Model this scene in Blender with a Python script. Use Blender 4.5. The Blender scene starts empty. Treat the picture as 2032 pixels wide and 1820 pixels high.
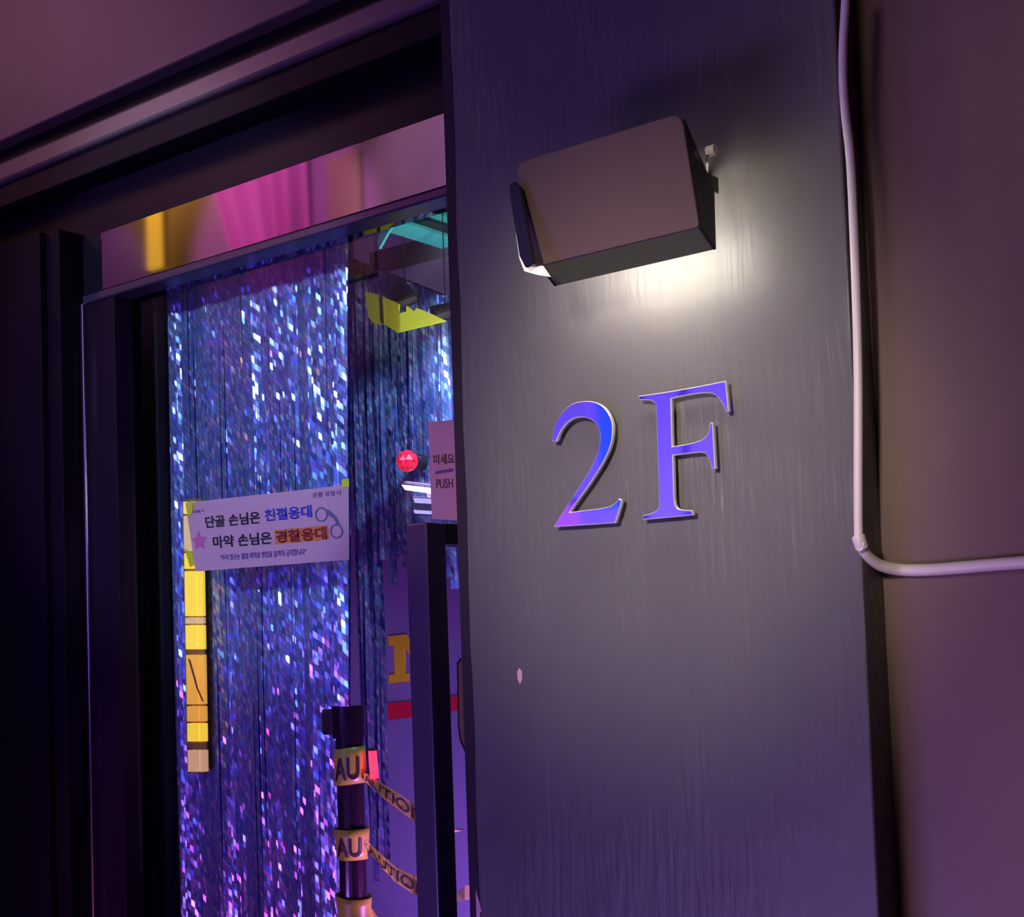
import bpy, bmesh, math, random
from mathutils import Vector, Matrix, Quaternion
random.seed(7)
S = bpy.context.scene
COL = S.collection
PI = math.pi

# ---------------------------------------------------------------- camera
RW = ((0.7874551880732524, -0.06020646994789725, -0.6134244107898965),
      (0.6153814075648125, 0.02039601055737886, 0.7879655614155314),
      (-0.03492921413471754, -0.9979775467062154, 0.053110886550450404))
FPX, PPX, PPY = 2700.0, 1016.0, 1120.0
CAM = Vector((1.16289948, -1.38886292, 1.55))
RM = Matrix(RW)
cd = bpy.data.cameras.new('camera'); co = bpy.data.objects.new('camera', cd); COL.objects.link(co)
cd.sensor_fit = 'HORIZONTAL'; cd.sensor_width = 36.0; cd.lens = 36.0 * FPX / 2032.0
cd.shift_y = (PPY - 910.0) / 2032.0
cd.clip_start = 0.02
m3 = Matrix((RM.col[0], -RM.col[1], -RM.col[2])).transposed()
co.matrix_world = Matrix.Translation(CAM) @ m3.to_4x4()
S.camera = co

def at(px, py, Y):                       # the place on the vertical plane y = Y
    d = RM @ Vector(((px - PPX) / FPX, (py - PPY) / FPX, 1.0))
    return CAM + d * ((Y - CAM.y) / d.y)

# ---------------------------------------------------------------- world, lamps of the corridor, exposure
S.view_settings.view_transform = 'Standard'; S.view_settings.look = 'None'
S.view_settings.exposure = 0.0; S.view_settings.gamma = 1.0; S.view_settings.use_curve_mapping = False
w = bpy.data.worlds.new('night'); S.world = w; w.use_nodes = True
w.node_tree.nodes['Background'].inputs[0].default_value = (0.25, 0.12, 0.5, 1)
w.node_tree.nodes['Background'].inputs[1].default_value = 0.004

def lamp(kind, loc, target, power, color, size=0.3, size_y=None, spot=None, blend=0.4):
    l = bpy.data.lights.new(kind.lower() + '_lamp', kind); o = bpy.data.objects.new(l.name, l); COL.objects.link(o)
    l.energy = power; l.color = color
    if kind == 'AREA':
        l.size = size
        if size_y: l.shape = 'RECTANGLE'; l.size_y = size_y
    else:
        l.shadow_soft_size = size
    if kind == 'SPOT': l.spot_size = spot; l.spot_blend = blend
    o.location = loc
    d = Vector(target) - Vector(loc)
    o.rotation_euler = d.to_track_quat('-Z', 'Y').to_euler()
    return o

VIOLET = (0.43, 0.24, 1.0); MAUVE = (1.0, 0.40, 0.55); MAGENTA = (1.0, 0.10, 0.75); COOL = (0.52, 0.78, 1.0); BLUE = (0.10, 0.16, 1.0)
lamp('AREA', (-0.4, -2.1, 0.5), (0.2, 0, 1.0), 22, VIOLET, 1.2, 0.4)           # violet neon wash from low in the corridor
lamp('SPOT', (-2.6, -1.2, 3.7), (-1.25, 0.0, 2.65), 34, (1.0, 0.38, 0.68), 0.2, spot=0.62, blend=1.0)   # pinkish corridor lamp, high on the left
lamp('SPOT', (0.50, -1.9, 2.9), (0.80, 0.05, 1.95), 50, (1.0, 0.60, 0.58), 0.40, spot=0.34, blend=1.0)   # warm lamps on the right wall
lamp('SPOT', (0.50, -1.8, 0.7), (0.80, 0.05, 1.35), 60, (1.0, 0.55, 0.62), 0.40, spot=0.36, blend=1.0)
lamp('SPOT', (0.75, -2.1, 2.25), (0.30, 0, 1.74), 210, (1.0, 0.88, 0.74), 0.12, spot=0.36, blend=1.0)      # added unseen spot, brightens the pillar round the figures
lamp('SPOT', (-0.7, -1.7, 2.5), (-0.85, 0.33, 2.05), 100, COOL, 0.05, spot=0.56) # spots on the foil curtain
lamp('SPOT', (-1.0, -1.2, 0.7), (-0.80, 0.33, 1.15), 17, MAGENTA, 0.05, spot=0.62)
lamp('SPOT', (-0.5, -2.0, 1.9), (-0.80, 0.33, 1.7), 48, BLUE, 0.06, spot=0.5)
lamp('SPOT', (-0.6, -1.0, 0.6), (-1.2, -2.3, 2.1), 680, (0.20, 0.12, 1.0), 0.1, spot=0.75)   # violet wash on the opposite wall
lamp('SPOT', (-3.2, -0.7, 4.0), (-3.25, -2.1, 3.4), 120, (1.0, 0.22, 0.80), 0.03, spot=0.75)          # on the pink drape
lamp('SPOT', (-2.2, -1.0, 4.1), (-2.3, -2.3, 3.4), 70, (1.0, 0.45, 0.75), 0.1, spot=0.7)
lamp('POINT', (-3.95, -2.0, 3.95), (0, 0, 0), 10, (1.0, 0.50, 0.08), 0.05)                  # glow round the yellow tube
lamp('SPOT', (-4.7, -1.4, 4.1), (-4.45, -2.3, 3.4), 22, (0.45, 0.08, 0.9), 0.05, spot=0.5)
lamp('SPOT', (-0.40, -1.5, 2.3), (-0.26, 0.23, 1.76), 22, (1.0, 0.62, 0.50), 0.03, spot=0.20, blend=0.6)   # added unseen spot, warms and brightens the push notice
# inside the room
lamp('AREA', (-0.9, 0.75, 0.7), (-1.1, 1.2, 1.5), 7, (0.46, 0.20, 0.95), 0.5)
lamp('SPOT', (-0.20, 0.38, 1.9), (-0.60, 0.75, 2.6), 10, (0.8, 0.9, 0.9), 0.03, spot=1.3)      # added spots hidden behind the pillar, lighting channel and back curtain
lamp('SPOT', (-0.20, 0.37, 2.15), (-0.78, 0.50, 1.6), 20, (0.45, 0.6, 1.0), 0.03, spot=1.2)
lamp('SPOT', (-0.20, 0.37, 1.0), (-0.78, 0.50, 1.4), 18, (0.75, 0.18, 1.0), 0.03, spot=1.2)

# ---------------------------------------------------------------- materials
def mat(name, color, rough=0.5, metal=0.0, spec=0.5, emit=None, strength=0.0):
    m = bpy.data.materials.new(name); m.use_nodes = True
    b = m.node_tree.nodes['Principled BSDF']
    b.inputs['Base Color'].default_value = (*color, 1); b.inputs['Roughness'].default_value = rough
    b.inputs['Metallic'].default_value = metal; b.inputs['Specular IOR Level'].default_value = spec
    if emit: b.inputs['Emission Color'].default_value = (*emit, 1); b.inputs['Emission Strength'].default_value = strength
    return m

def nodes(m):
    nt = m.node_tree; return nt, nt.nodes, nt.links, nt.nodes['Principled BSDF']

def streaks(m, scale=(90, 90, 14), strength=0.25, dist=0.002, color_var=0.15, detail=4):
    """brush relief that runs vertically, slight colour variation"""
    nt, N, L, b = nodes(m)
    g = N.new('ShaderNodeNewGeometry'); mp = N.new('ShaderNodeMapping'); mp.inputs['Scale'].default_value = scale
    L.new(g.outputs['Position'], mp.inputs['Vector'])
    nz = N.new('ShaderNodeTexNoise'); nz.inputs['Scale'].default_value = 1.0; nz.inputs['Detail'].default_value = detail
    L.new(mp.outputs[0], nz.inputs['Vector'])
    mp2 = N.new('ShaderNodeMapping'); mp2.inputs['Scale'].default_value = (7, 7, 5); L.new(g.outputs['Position'], mp2.inputs['Vector'])
    n2 = N.new('ShaderNodeTexNoise'); n2.inputs['Detail'].default_value = 3; n2.inputs['Scale'].default_value = 1; L.new(mp2.outputs[0], n2.inputs['Vector'])
    # patches of heavier and lighter brush work
    mr = N.new('ShaderNodeMapRange'); mr.inputs['From Min'].default_value = 0.35; mr.inputs['From Max'].default_value = 0.7
    L.new(n2.outputs['Fac'], mr.inputs['Value'])
    mu = N.new('ShaderNodeMath'); mu.operation = 'MULTIPLY'; L.new(nz.outputs['Fac'], mu.inputs[0]); L.new(mr.outputs[0], mu.inputs[1])
    bp = N.new('ShaderNodeBump'); bp.inputs['Strength'].default_value = strength; bp.inputs['Distance'].default_value = dist
    L.new(mu.outputs[0], bp.inputs['Height']); L.new(bp.outputs[0], b.inputs['Normal'])
    base = b.inputs['Base Color'].default_value[:]
    mx = N.new('ShaderNodeMix'); mx.data_type = 'RGBA'
    mx.inputs[6].default_value = tuple(c * (1 - color_var) for c in base[:3]) + (1,)
    mx.inputs[7].default_value = tuple(c * (1 + color_var) for c in base[:3]) + (1,)
    L.new(n2.outputs['Fac'], mx.inputs[0]); L.new(mx.outputs[2], b.inputs['Base Color'])
    return m

M = {}
M['paint'] = streaks(mat('charcoal_brushed_paint', (0.125, 0.113, 0.115), 0.40, spec=0.4), strength=0.7, dist=0.004, scale=(110, 110, 11))
M['paint_right'] = streaks(mat('brown_grey_brushed_paint', (0.22, 0.145, 0.125), 0.45, spec=0.35), strength=0.3)
M['trim'] = mat('dark_plum_trim', (0.035, 0.024, 0.034), 0.5, spec=0.2)
M['panel'] = streaks(mat('upper_panel_paint', (0.11, 0.075, 0.085), 0.5), scale=(40, 40, 40), strength=0.05)
M['black'] = mat('black_gloss', (0.008, 0.004, 0.010), 0.55, spec=0.12)
M['blackmatte'] = mat('black_matte', (0.012, 0.010, 0.014), 0.55)
M['molding'] = mat('plum_molding', (0.13, 0.085, 0.095), 0.4)
M['steel'] = mat('polished_steel', (0.47, 0.41, 0.44), 0.04, 1.0)
M['fascia'] = mat('dark_plum_fascia', (0.007, 0.002, 0.010), 0.4, spec=0.12)
M['jamb'] = mat('dark_jamb_paint', (0.008, 0.002, 0.009), 0.55, spec=0.06)
M['frame'] = mat('dark_door_frame', (0.014, 0.004, 0.014), 0.5, spec=0.06)
M['rail'] = mat('violet_grey_rail', (0.10, 0.06, 0.12), 0.3, 0.6)
M['bead'] = mat('polished_frame_edge', (0.55, 0.40, 0.50), 0.22, 1.0)
M['housing'] = mat('lamp_housing', (0.125, 0.076, 0.066), 0.5, spec=0.3)
M['housing_dark'] = mat('lamp_cheek', (0.012, 0.010, 0.016), 0.3)
M['lamp_rim'] = mat('grey_lamp_rim', (0.105, 0.11, 0.065), 0.4)
M['chrome'] = mat('chrome', (0.8, 0.8, 0.78), 0.15, 1.0)
M['lens'] = mat('lit_lens', (0.9, 0.9, 0.8), 0.4, emit=(1.0, 0.95, 0.78), strength=24)
M['corner_glow'] = mat('cream_corner_glow', (0.9, 0.85, 0.7), 0.3, emit=(1.0, 0.88, 0.66), strength=0.65)  # emission stands in for lamplight falling on the floodlight's corner
M['mirror'] = mat('violet_mirror_acrylic', (0.86, 0.80, 1.0), 0.05, 1.0)
M['acrylic'] = mat('clear_acrylic_edge', (0.85, 0.78, 0.72), 0.25, 0.3)
M['cable'] = mat('white_conduit', (0.88, 0.80, 0.74), 0.35)
M['tape_white'] = mat('white_plastic', (0.86, 0.78, 0.70), 0.4)
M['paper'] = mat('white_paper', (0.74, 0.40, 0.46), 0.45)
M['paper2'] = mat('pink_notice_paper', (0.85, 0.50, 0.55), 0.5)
M['ink'] = mat('black_ink', (0.03, 0.015, 0.03), 0.5)
M['ink_soft'] = mat('grey_ink', (0.22, 0.13, 0.26), 0.5)
M['ink_violet'] = mat('violet_ink', (0.12, 0.05, 0.32), 0.5)
M['ink_blue'] = mat('blue_ink', (0.05, 0.04, 0.50), 0.5)
M['ink_red'] = mat('red_ink', (0.34, 0.02, 0.02), 0.5)
M['orange'] = mat('orange_highlight', (0.85, 0.24, 0.06), 0.5)
M['pink'] = mat('pink_print', (0.70, 0.16, 0.36), 0.5)
M['brown_ink'] = mat('brown_ink', (0.16, 0.06, 0.05), 0.5)
M['tape'] = mat('yellow_caution_tape', (0.44, 0.50, 0.06), 0.35)
M['tape_pale'] = mat('pale_caution_tape', (0.55, 0.62, 0.28), 0.4)
M['yellow'] = mat('yellow_vinyl', (0.90, 0.62, 0.03), 0.4)
M['banner'] = mat('yellow_banner_cloth', (0.85, 0.80, 0.03), 0.5)
M['red'] = mat('red_vinyl', (0.80, 0.02, 0.06), 0.4)
M['teal'] = mat('teal_steel_paint', (0.06, 0.62, 0.50), 0.4)
M['teal_shaded'] = mat('teal_recess_shade', (0.03, 0.22, 0.24), 0.4)  # darker copy of the teal paint, recess shade put into the colour
M['duct'] = mat('grey_duct', (0.16, 0.14, 0.17), 0.5)
M['room'] = streaks(mat('violet_room_wall', (0.30, 0.22, 0.42), 0.5), scale=(30, 30, 30), strength=0.1)
M['room_ceiling'] = mat('room_ceiling', (0.10, 0.07, 0.09), 0.6)
M['floor'] = streaks(mat('dark_concrete_floor', (0.10, 0.09, 0.10), 0.5), scale=(9, 9, 9), strength=0.1)
M['opp'] = streaks(mat('corridor_paint', (0.42, 0.38, 0.46), 0.55), scale=(20, 20, 20), strength=0.05)
M['drape'] = mat('pink_drape_cloth', (0.80, 0.42, 0.66), 0.6)
M['tan'] = mat('tan_panel', (0.42, 0.50, 0.24), 0.5)
M['tube_hi'] = mat('yellow_tube_upper', (0.9, 0.6, 0.1), 0.4, emit=(1.0, 0.60, 0.06), strength=1.1)
M['pane_y'] = mat('yellow_pane_bright', (0.9, 0.6, 0.1), 0.4, emit=(1.0, 0.74, 0.02), strength=0.85)
M['pane_o'] = mat('yellow_pane_orange', (0.9, 0.5, 0.1), 0.4, emit=(1.0, 0.52, 0.02), strength=0.62)
M['pane_p'] = mat('yellow_pane_pale', (0.9, 0.7, 0.3), 0.4, emit=(1.0, 0.66, 0.18), strength=0.42)
M['red_lit'] = mat('red_glow', (0.9, 0.02, 0.03), 0.4, emit=(1.0, 0.02, 0.05), strength=4.0)
def facet_mat():
    m = mat('red_faceted_glow', (0.5, 0.01, 0.03), 0.3, emit=(1.0, 0.02, 0.06), strength=1.2); nt, N, L, b = nodes(m)
    g = N.new('ShaderNodeNewGeometry'); mp = N.new('ShaderNodeMapping'); mp.inputs['Scale'].default_value = (260, 260, 130); L.new(g.outputs['Position'], mp.inputs['Vector'])
    vo = N.new('ShaderNodeTexVoronoi'); vo.inputs['Scale'].default_value = 1.0; L.new(mp.outputs[0], vo.inputs['Vector'])
    sp = N.new('ShaderNodeSeparateColor'); L.new(vo.outputs['Color'], sp.inputs[0])
    mr = N.new('ShaderNodeMapRange'); mr.inputs['To Min'].default_value = 0.12; mr.inputs['To Max'].default_value = 1.3; L.new(sp.outputs[0], mr.inputs['Value'])
    L.new(mr.outputs[0], b.inputs['Emission Strength']); return m
M['red_facet'] = facet_mat()  # speckled emission for the red reflection on the foil
M['white_lit'] = mat('white_tube_glow', (1, 1, 1), 0.4, emit=(1.0, 0.80, 0.95), strength=6)
M['lilac_lit'] = mat('lilac_ledge_glow', (0.6, 0.5, 0.9), 0.4, emit=(0.45, 0.30, 1.0), strength=0.8)
M['handle'] = mat('handle_coat', (0.10, 0.07, 0.13), 0.35, 0.3)
M['handle_dark'] = M['handle']
M['brass'] = mat('aged_brass', (0.50, 0.33, 0.12), 0.4, 0.6)
M['post'] = mat('black_post_gloss', (0.16, 0.10, 0.17), 0.14, 0.9)

def glass_mat():
    m = bpy.data.materials.new('thin_glass'); m.use_nodes = True; nt = m.node_tree; N = nt.nodes; L = nt.links
    N.remove(N['Principled BSDF']); out = N['Material Output']
    tr = N.new('ShaderNodeBsdfTransparent'); tr.inputs[0].default_value = (0.93, 0.93, 0.95, 1)
    gl = N.new('ShaderNodeBsdfGlossy'); gl.inputs['Roughness'].default_value = 0.01
    lw = N.new('ShaderNodeLayerWeight'); pw = N.new('ShaderNodeMath'); pw.operation = 'POWER'; pw.inputs[1].default_value = 5.0
    L.new(lw.outputs['Facing'], pw.inputs[0])
    fr = N.new('ShaderNodeMath'); fr.operation = 'MULTIPLY_ADD'; fr.inputs[1].default_value = 0.96; fr.inputs[2].default_value = 0.04; L.new(pw.outputs[0], fr.inputs[0])
    mx = N.new('ShaderNodeMixShader'); L.new(fr.outputs[0], mx.inputs[0]); L.new(tr.outputs[0], mx.inputs[1]); L.new(gl.outputs[0], mx.inputs[2])
    L.new(mx.outputs[0], out.inputs[0]); return m
M['glass'] = glass_mat()

def foil_mat(name, dark=1.0):
    """holographic foil: staggered embossed dots, each with its own facet tilt and tint"""
    m = mat(name, (0.3, 0.35, 0.6), 0.19, 0.55); nt, N, L, b = nodes(m)
    g = N.new('ShaderNodeNewGeometry')
    sx_ = N.new('ShaderNodeSeparateXYZ'); L.new(g.outputs['Position'], sx_.inputs[0])
    mxx = N.new('ShaderNodeMath'); mxx.operation = 'MULTIPLY'; mxx.inputs[1].default_value = 140.0; L.new(sx_.outputs[0], mxx.inputs[0])
    hx_ = N.new('ShaderNodeMath'); hx_.operation = 'MULTIPLY'; hx_.inputs[1].default_value = 0.5; L.new(mxx.outputs[0], hx_.inputs[0])
    mzz = N.new('ShaderNodeMath'); mzz.operation = 'MULTIPLY_ADD'; mzz.inputs[1].default_value = 85.0; L.new(sx_.outputs[2], mzz.inputs[0]); L.new(hx_.outputs[0], mzz.inputs[2])
    cb_ = N.new('ShaderNodeCombineXYZ'); L.new(mxx.outputs[0], cb_.inputs[0]); L.new(mzz.outputs[0], cb_.inputs[1])
    vo = N.new('ShaderNodeTexVoronoi'); vo.voronoi_dimensions = '2D'; vo.inputs['Scale'].default_value = 1.0; vo.inputs['Randomness'].default_value = 0.15
    L.new(cb_.outputs[0], vo.inputs['Vector'])
    sub = N.new('ShaderNodeVectorMath'); sub.operation = 'SUBTRACT'; sub.inputs[1].default_value = (0.5, 0.5, 0.5); L.new(vo.outputs['Color'], sub.inputs[0])
    ab = N.new('ShaderNodeVectorMath'); ab.operation = 'ABSOLUTE'; L.new(sub.outputs[0], ab.inputs[0])
    sq = N.new('ShaderNodeVectorMath'); sq.operation = 'MULTIPLY'; L.new(sub.outputs[0], sq.inputs[0]); L.new(ab.outputs[0], sq.inputs[1])
    sc = N.new('ShaderNodeVectorMath'); sc.operation = 'MULTIPLY'; sc.inputs[1].default_value = (1.15, 0.0, 1.1); L.new(sq.outputs[0], sc.inputs[0])
    ad = N.new('ShaderNodeVectorMath'); ad.operation = 'ADD'; L.new(g.outputs['Normal'], ad.inputs[0]); L.new(sc.outputs[0], ad.inputs[1])
    nm = N.new('ShaderNodeVectorMath'); nm.operation = 'NORMALIZE'; L.new(ad.outputs[0], nm.inputs[0]); L.new(nm.outputs[0], b.inputs['Normal'])
    sp = N.new('ShaderNodeSeparateColor'); L.new(vo.outputs['Color'], sp.inputs[0])
    ra = N.new('ShaderNodeValToRGB'); e = ra.color_ramp.elements
    e[0].position = 0; e[0].color = (0.16, 0.20, 0.55, 1); e[1].position = 1; e[1].color = (0.55, 0.34, 0.66, 1)
    for p_, c_ in ((0.3, (0.22, 0.34, 0.70, 1)), (0.5, (0.28, 0.52, 0.66, 1)), (0.7, (0.62, 0.60, 0.80, 1)), (0.85, (0.30, 0.24, 0.62, 1))):
        x = e.new(p_); x.color = c_
    L.new(sp.outputs[1], ra.inputs[0])
    # the raised dot is bright foil, the web between dots is duller
    mr = N.new('ShaderNodeMapRange'); mr.inputs['From Min'].default_value = 0.30; mr.inputs['From Max'].default_value = 0.55
    mr.inputs['To Min'].default_value = 1.0; mr.inputs['To Max'].default_value = 0.25; L.new(vo.outputs['Distance'], mr.inputs['Value'])
    mx = N.new('ShaderNodeMix'); mx.data_type = 'RGBA'; 
    mpb = N.new('ShaderNodeMapping'); mpb.inputs['Scale'].default_value = (13, 0, 0.7); L.new(g.outputs['Position'], mpb.inputs['Vector'])
    nb = N.new('ShaderNodeTexNoise'); nb.inputs['Scale'].default_value = 1.0; nb.inputs['Detail'].default_value = 1.5; L.new(mpb.outputs[0], nb.inputs['Vector'])
    rb = N.new('ShaderNodeValToRGB'); eb = rb.color_ramp.elements
    eb[0].position = 0.30; eb[0].color = (0.26, 0.15, 0.40, 1); eb[1].position = 0.72; eb[1].color = (0.22, 0.32, 0.34, 1)
    for p_, c_ in ((0.42, (0.14, 0.20, 0.44, 1)), (0.52, (0.22, 0.30, 0.56, 1)), (0.62, (0.10, 0.14, 0.34, 1))):
        x = eb.new(p_); x.color = c_
    L.new(nb.outputs['Fac'], rb.inputs[0]); L.new(rb.outputs[0], mx.inputs[6])
    L.new(mr.outputs[0], mx.inputs[0]); L.new(ra.outputs[0], mx.inputs[7]); L.new(mx.outputs[2], b.inputs['Base Color'])
    return m
M['foil'] = foil_mat('holographic_foil')
M['foil_back'] = streaks(mat('dull_foil_backing', (0.16, 0.17, 0.34), 0.4, 0.35), scale=(60, 60, 4), strength=0.25, color_var=0.3)

# ---------------------------------------------------------------- helpers
def link(name, me, parent=None, loc=None):
    o = bpy.data.objects.new(name, me); COL.objects.link(o)
    if parent is not None: o.parent = parent
    if loc is not None: o.location = loc
    return o

def world_base(parent):
    v = Vector((0, 0, 0))
    while parent is not None: v += parent.location; parent = parent.parent
    return v

def obj(name, bm, material, parent=None, smooth=False, base=None):
    """one mesh object; vertices are given in world space"""
    bmesh.ops.recalc_face_normals(bm, faces=bm.faces[:])
    if base is None:
        if parent is None:
            xs = [v.co for v in bm.verts]
            base = Vector((sum(v.x for v in xs) / len(xs), sum(v.y for v in xs) / len(xs), min(v.z for v in xs)))
        else:
            base = world_base(parent)
    base = Vector(base)
    for v in bm.verts: v.co -= base
    me = bpy.data.meshes.new(name); bm.to_mesh(me); bm.free()
    mats = material if isinstance(material, (list, tuple)) else [material]
    for x in mats: me.materials.append(x)
    if smooth:
        for p in me.polygons: p.use_smooth = True
    o = link(name, me, parent)
    if parent is None: o.location = base
    return o

def thing(name, label, cat, loc, group=None):
    o = link(name, None); o.location = loc; o['label'] = label; o['category'] = cat
    if group: o['group'] = group
    return o

def tag(o, label, cat, group=None):
    o['label'] = label; o['category'] = cat
    if group: o['group'] = group
    return o

def struct(o): o['kind'] = 'structure'; return o

def B(): return bmesh.new()

def box(bm, a, b_, bevel=0.0, seg=2):
    a = Vector(a); b_ = Vector(b_); t = bmesh.new()
    r = bmesh.ops.create_cube(t, size=1.0)
    for v in t.verts:
        v.co = Vector((a.x if v.co.x < 0 else b_.x, a.y if v.co.y < 0 else b_.y, a.z if v.co.z < 0 else b_.z))
    if bevel: bmesh.ops.bevel(t, geom=t.edges[:], offset=bevel, segments=seg, affect='EDGES', profile=0.5)
    join(bm, t); return bm

def join(bm, t):
    me = bpy.data.meshes.new('tmp'); t.to_mesh(me); t.free(); bm.from_mesh(me); bpy.data.meshes.remove(me)

def prism(bm, pts, vec, bevel=0.0, seg=1):
    """closed outline pts (Vectors) extruded by vec"""
    t = bmesh.new(); vec = Vector(vec)
    a = [t.verts.new(Vector(p)) for p in pts]; b_ = [t.verts.new(Vector(p) + vec) for p in pts]
    t.faces.new(a); t.faces.new(b_[::-1]); n = len(pts)
    for i in range(n): t.faces.new((a[i], b_[i], b_[(i + 1) % n], a[(i + 1) % n]))
    bmesh.ops.recalc_face_normals(t, faces=t.faces[:])
    if bevel: bmesh.ops.bevel(t, geom=t.edges[:], offset=bevel, segments=seg, affect='EDGES', profile=0.5)
    join(bm, t); return bm

def cyl(bm, p, q, r, n=20, r2=None, cap=True):
    p = Vector(p); q = Vector(q); d = (q - p); L_ = d.length; t = bmesh.new()
    bmesh.ops.create_cone(t, cap_ends=cap, segments=n, radius1=r, radius2=r if r2 is None else r2, depth=L_)
    rot = d.to_track_quat('Z', 'Y').to_matrix().to_4x4()
    bmesh.ops.transform(t, matrix=Matrix.Translation((p + q) / 2) @ rot, verts=t.verts[:]); join(bm, t); return bm

def tube(bm, pts, r, n=14):
    """swept round tube through points (Catmull-Rom)"""
    P = [Vector(p) for p in pts]; out = []
    Q = [2 * P[0] - P[1]] + P + [2 * P[-1] - P[-2]]
    for i in range(1, len(Q) - 2):
        for k in range(8):
            s = k / 8; a, b_, c, d = Q[i - 1], Q[i], Q[i + 1], Q[i + 2]
            out.append(0.5 * ((2 * b_) + (c - a) * s + (2 * a - 5 * b_ + 4 * c - d) * s * s + (3 * b_ - a - 3 * c + d) * s ** 3))
    out.append(P[-1]); rings = []; up = Vector((0, 1, 0))
    for i, p in enumerate(out):
        t = (out[min(i + 1, len(out) - 1)] - out[max(i - 1, 0)]).normalized()
        u = (up - t * up.dot(t)).normalized(); v = t.cross(u)
        rr = r(i / (len(out) - 1)) if callable(r) else r
        rings.append([bm.verts.new(p + u * math.cos(2 * PI * k / n) * rr + v * math.sin(2 * PI * k / n) * rr) for k in range(n)])
    for a, b_ in zip(rings, rings[1:]):
        for k in range(n): bm.faces.new((a[k], a[(k + 1) % n], b_[(k + 1) % n], b_[k]))
    bm.faces.new(rings[0]); bm.faces.new(rings[-1][::-1]); return bm

def ribbon(bm, left, right, thick=0.0006, normal=(0, 1, 0)):
    """a strip between two rails, given a real thickness"""
    nv = Vector(normal) * thick
    for off in (Vector((0, 0, 0)), nv):
        pass
    A = [bm.verts.new(Vector(p)) for p in left]; Bv = [bm.verts.new(Vector(p)) for p in right]
    A2 = [bm.verts.new(Vector(p) + nv) for p in left]; B2 = [bm.verts.new(Vector(p) + nv) for p in right]
    n = len(A)
    for i in range(n - 1):
        bm.faces.new((A[i], Bv[i], Bv[i + 1], A[i + 1])); bm.faces.new((A2[i], A2[i + 1], B2[i + 1], B2[i]))
        bm.faces.new((A[i], A[i + 1], A2[i + 1], A2[i])); bm.faces.new((Bv[i], B2[i], B2[i + 1], Bv[i + 1]))
    bm.faces.new((A[0], A2[0], B2[0], Bv[0])); bm.faces.new((A[-1], Bv[-1], B2[-1], A2[-1])); return bm

def text_bm(body, bold=0.0):
    cu = bpy.data.curves.new('txt', 'FONT'); cu.body = body; cu.offset = bold; cu.resolution_u = 4
    o = bpy.data.objects.new('txt', cu); COL.objects.link(o)
    dg = bpy.context.evaluated_depsgraph_get(); dg.update()
    me = bpy.data.meshes.new_from_object(o.evaluated_get(dg))
    bm = bmesh.new(); bm.from_mesh(me); bpy.data.meshes.remove(me); bpy.data.objects.remove(o); bpy.data.curves.remove(cu)
    xs = [v.co.x for v in bm.verts]; ys = [v.co.y for v in bm.verts]
    x0, x1, y0, y1 = min(xs), max(xs), min(ys), max(ys)
    for v in bm.verts: v.co = Vector(((v.co.x - x0) / (x1 - x0), (v.co.y - y0) / (y1 - y0), 0))
    return bm

def thicken(bm, n):
    """flat print gets a hair of thickness along n (towards the viewer)"""
    r = bmesh.ops.extrude_face_region(bm, geom=bm.faces[:])
    for v in [g for g in r['geom'] if isinstance(g, bmesh.types.BMVert)]: v.co += Vector(n)
    return bm

def text_on(name, body, material, parent, O, U, V, N, rect, bold=0.0, lift=0.0006):
    """text filling rect (u0,v0,u1,v1 ; v down) of a surface with origin O (top left), U along, V down, N out"""
    bm = text_bm(body, bold); u0, v0, u1, v1 = rect
    for v in bm.verts:
        u = u0 + (u1 - u0) * v.co.x; q = v1 + (v0 - v1) * v.co.y
        v.co = O + U * u + V * q + N * lift
    thicken(bm, N * 0.0003)
    return obj(name, bm, material, parent)

# ================================================================ setting
XL = -1.126          # left jamb
XR = 0.56            # right edge of the pillar
ZH = 2.252; ZS = 2.372
YR = 0.055           # right wall stands back
ZT = 4.3
# pillar with the 2F
pillar = struct(obj('wall_center', box(B(), (-0.002, 0, 0), (XR, 0.33, ZT), 0.0025), M['paint']))
bm = B()             # dark corner strip with an uneven paint edge
tr = []
zz = 0.0
pts = []
while zz < ZT:
    pts.append((0.008 + 0.0010 * math.sin(zz * 23) + random.uniform(-0.0007, 0.0007), zz)); zz += 0.03
for k in range(len(pts) - 1):
    (xa, za), (xb, zb) = pts[k], pts[k + 1]
    q = [bm.verts.new((-0.008, -0.0008, za)), bm.verts.new((xa, -0.0008, za)), bm.verts.new((xb, -0.0008, zb)), bm.verts.new((-0.008, -0.0008, zb))]
    bm.faces.new(q)
bmesh.ops.remove_doubles(bm, verts=bm.verts[:], dist=1e-6)
r = bmesh.ops.extrude_face_region(bm, geom=bm.faces[:])
for v in [g for g in r['geom'] if isinstance(g, bmesh.types.BMVert)]: v.co.y = 0.02
struct(obj('trim_1', bm, M['trim']))
struct(obj('wall_right', box(B(), (XR, YR, 0), (3.2, 0.33, ZT)), M['paint_right']))
# left: return of the doorway and the wall in front of it
jm = struct(obj('wall_left', box(B(), (-2.6, 0.15, 0), (XL - 0.004, 0.30, ZS + 0.006), 0.002), M['jamb']))
# the jamb lining seam
struct(obj('trim_2', box(B(), (-2.6, 0.135, 0), (-1.172, 0.1505, ZS + 0.006), 0.001), M['jamb']))
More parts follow.
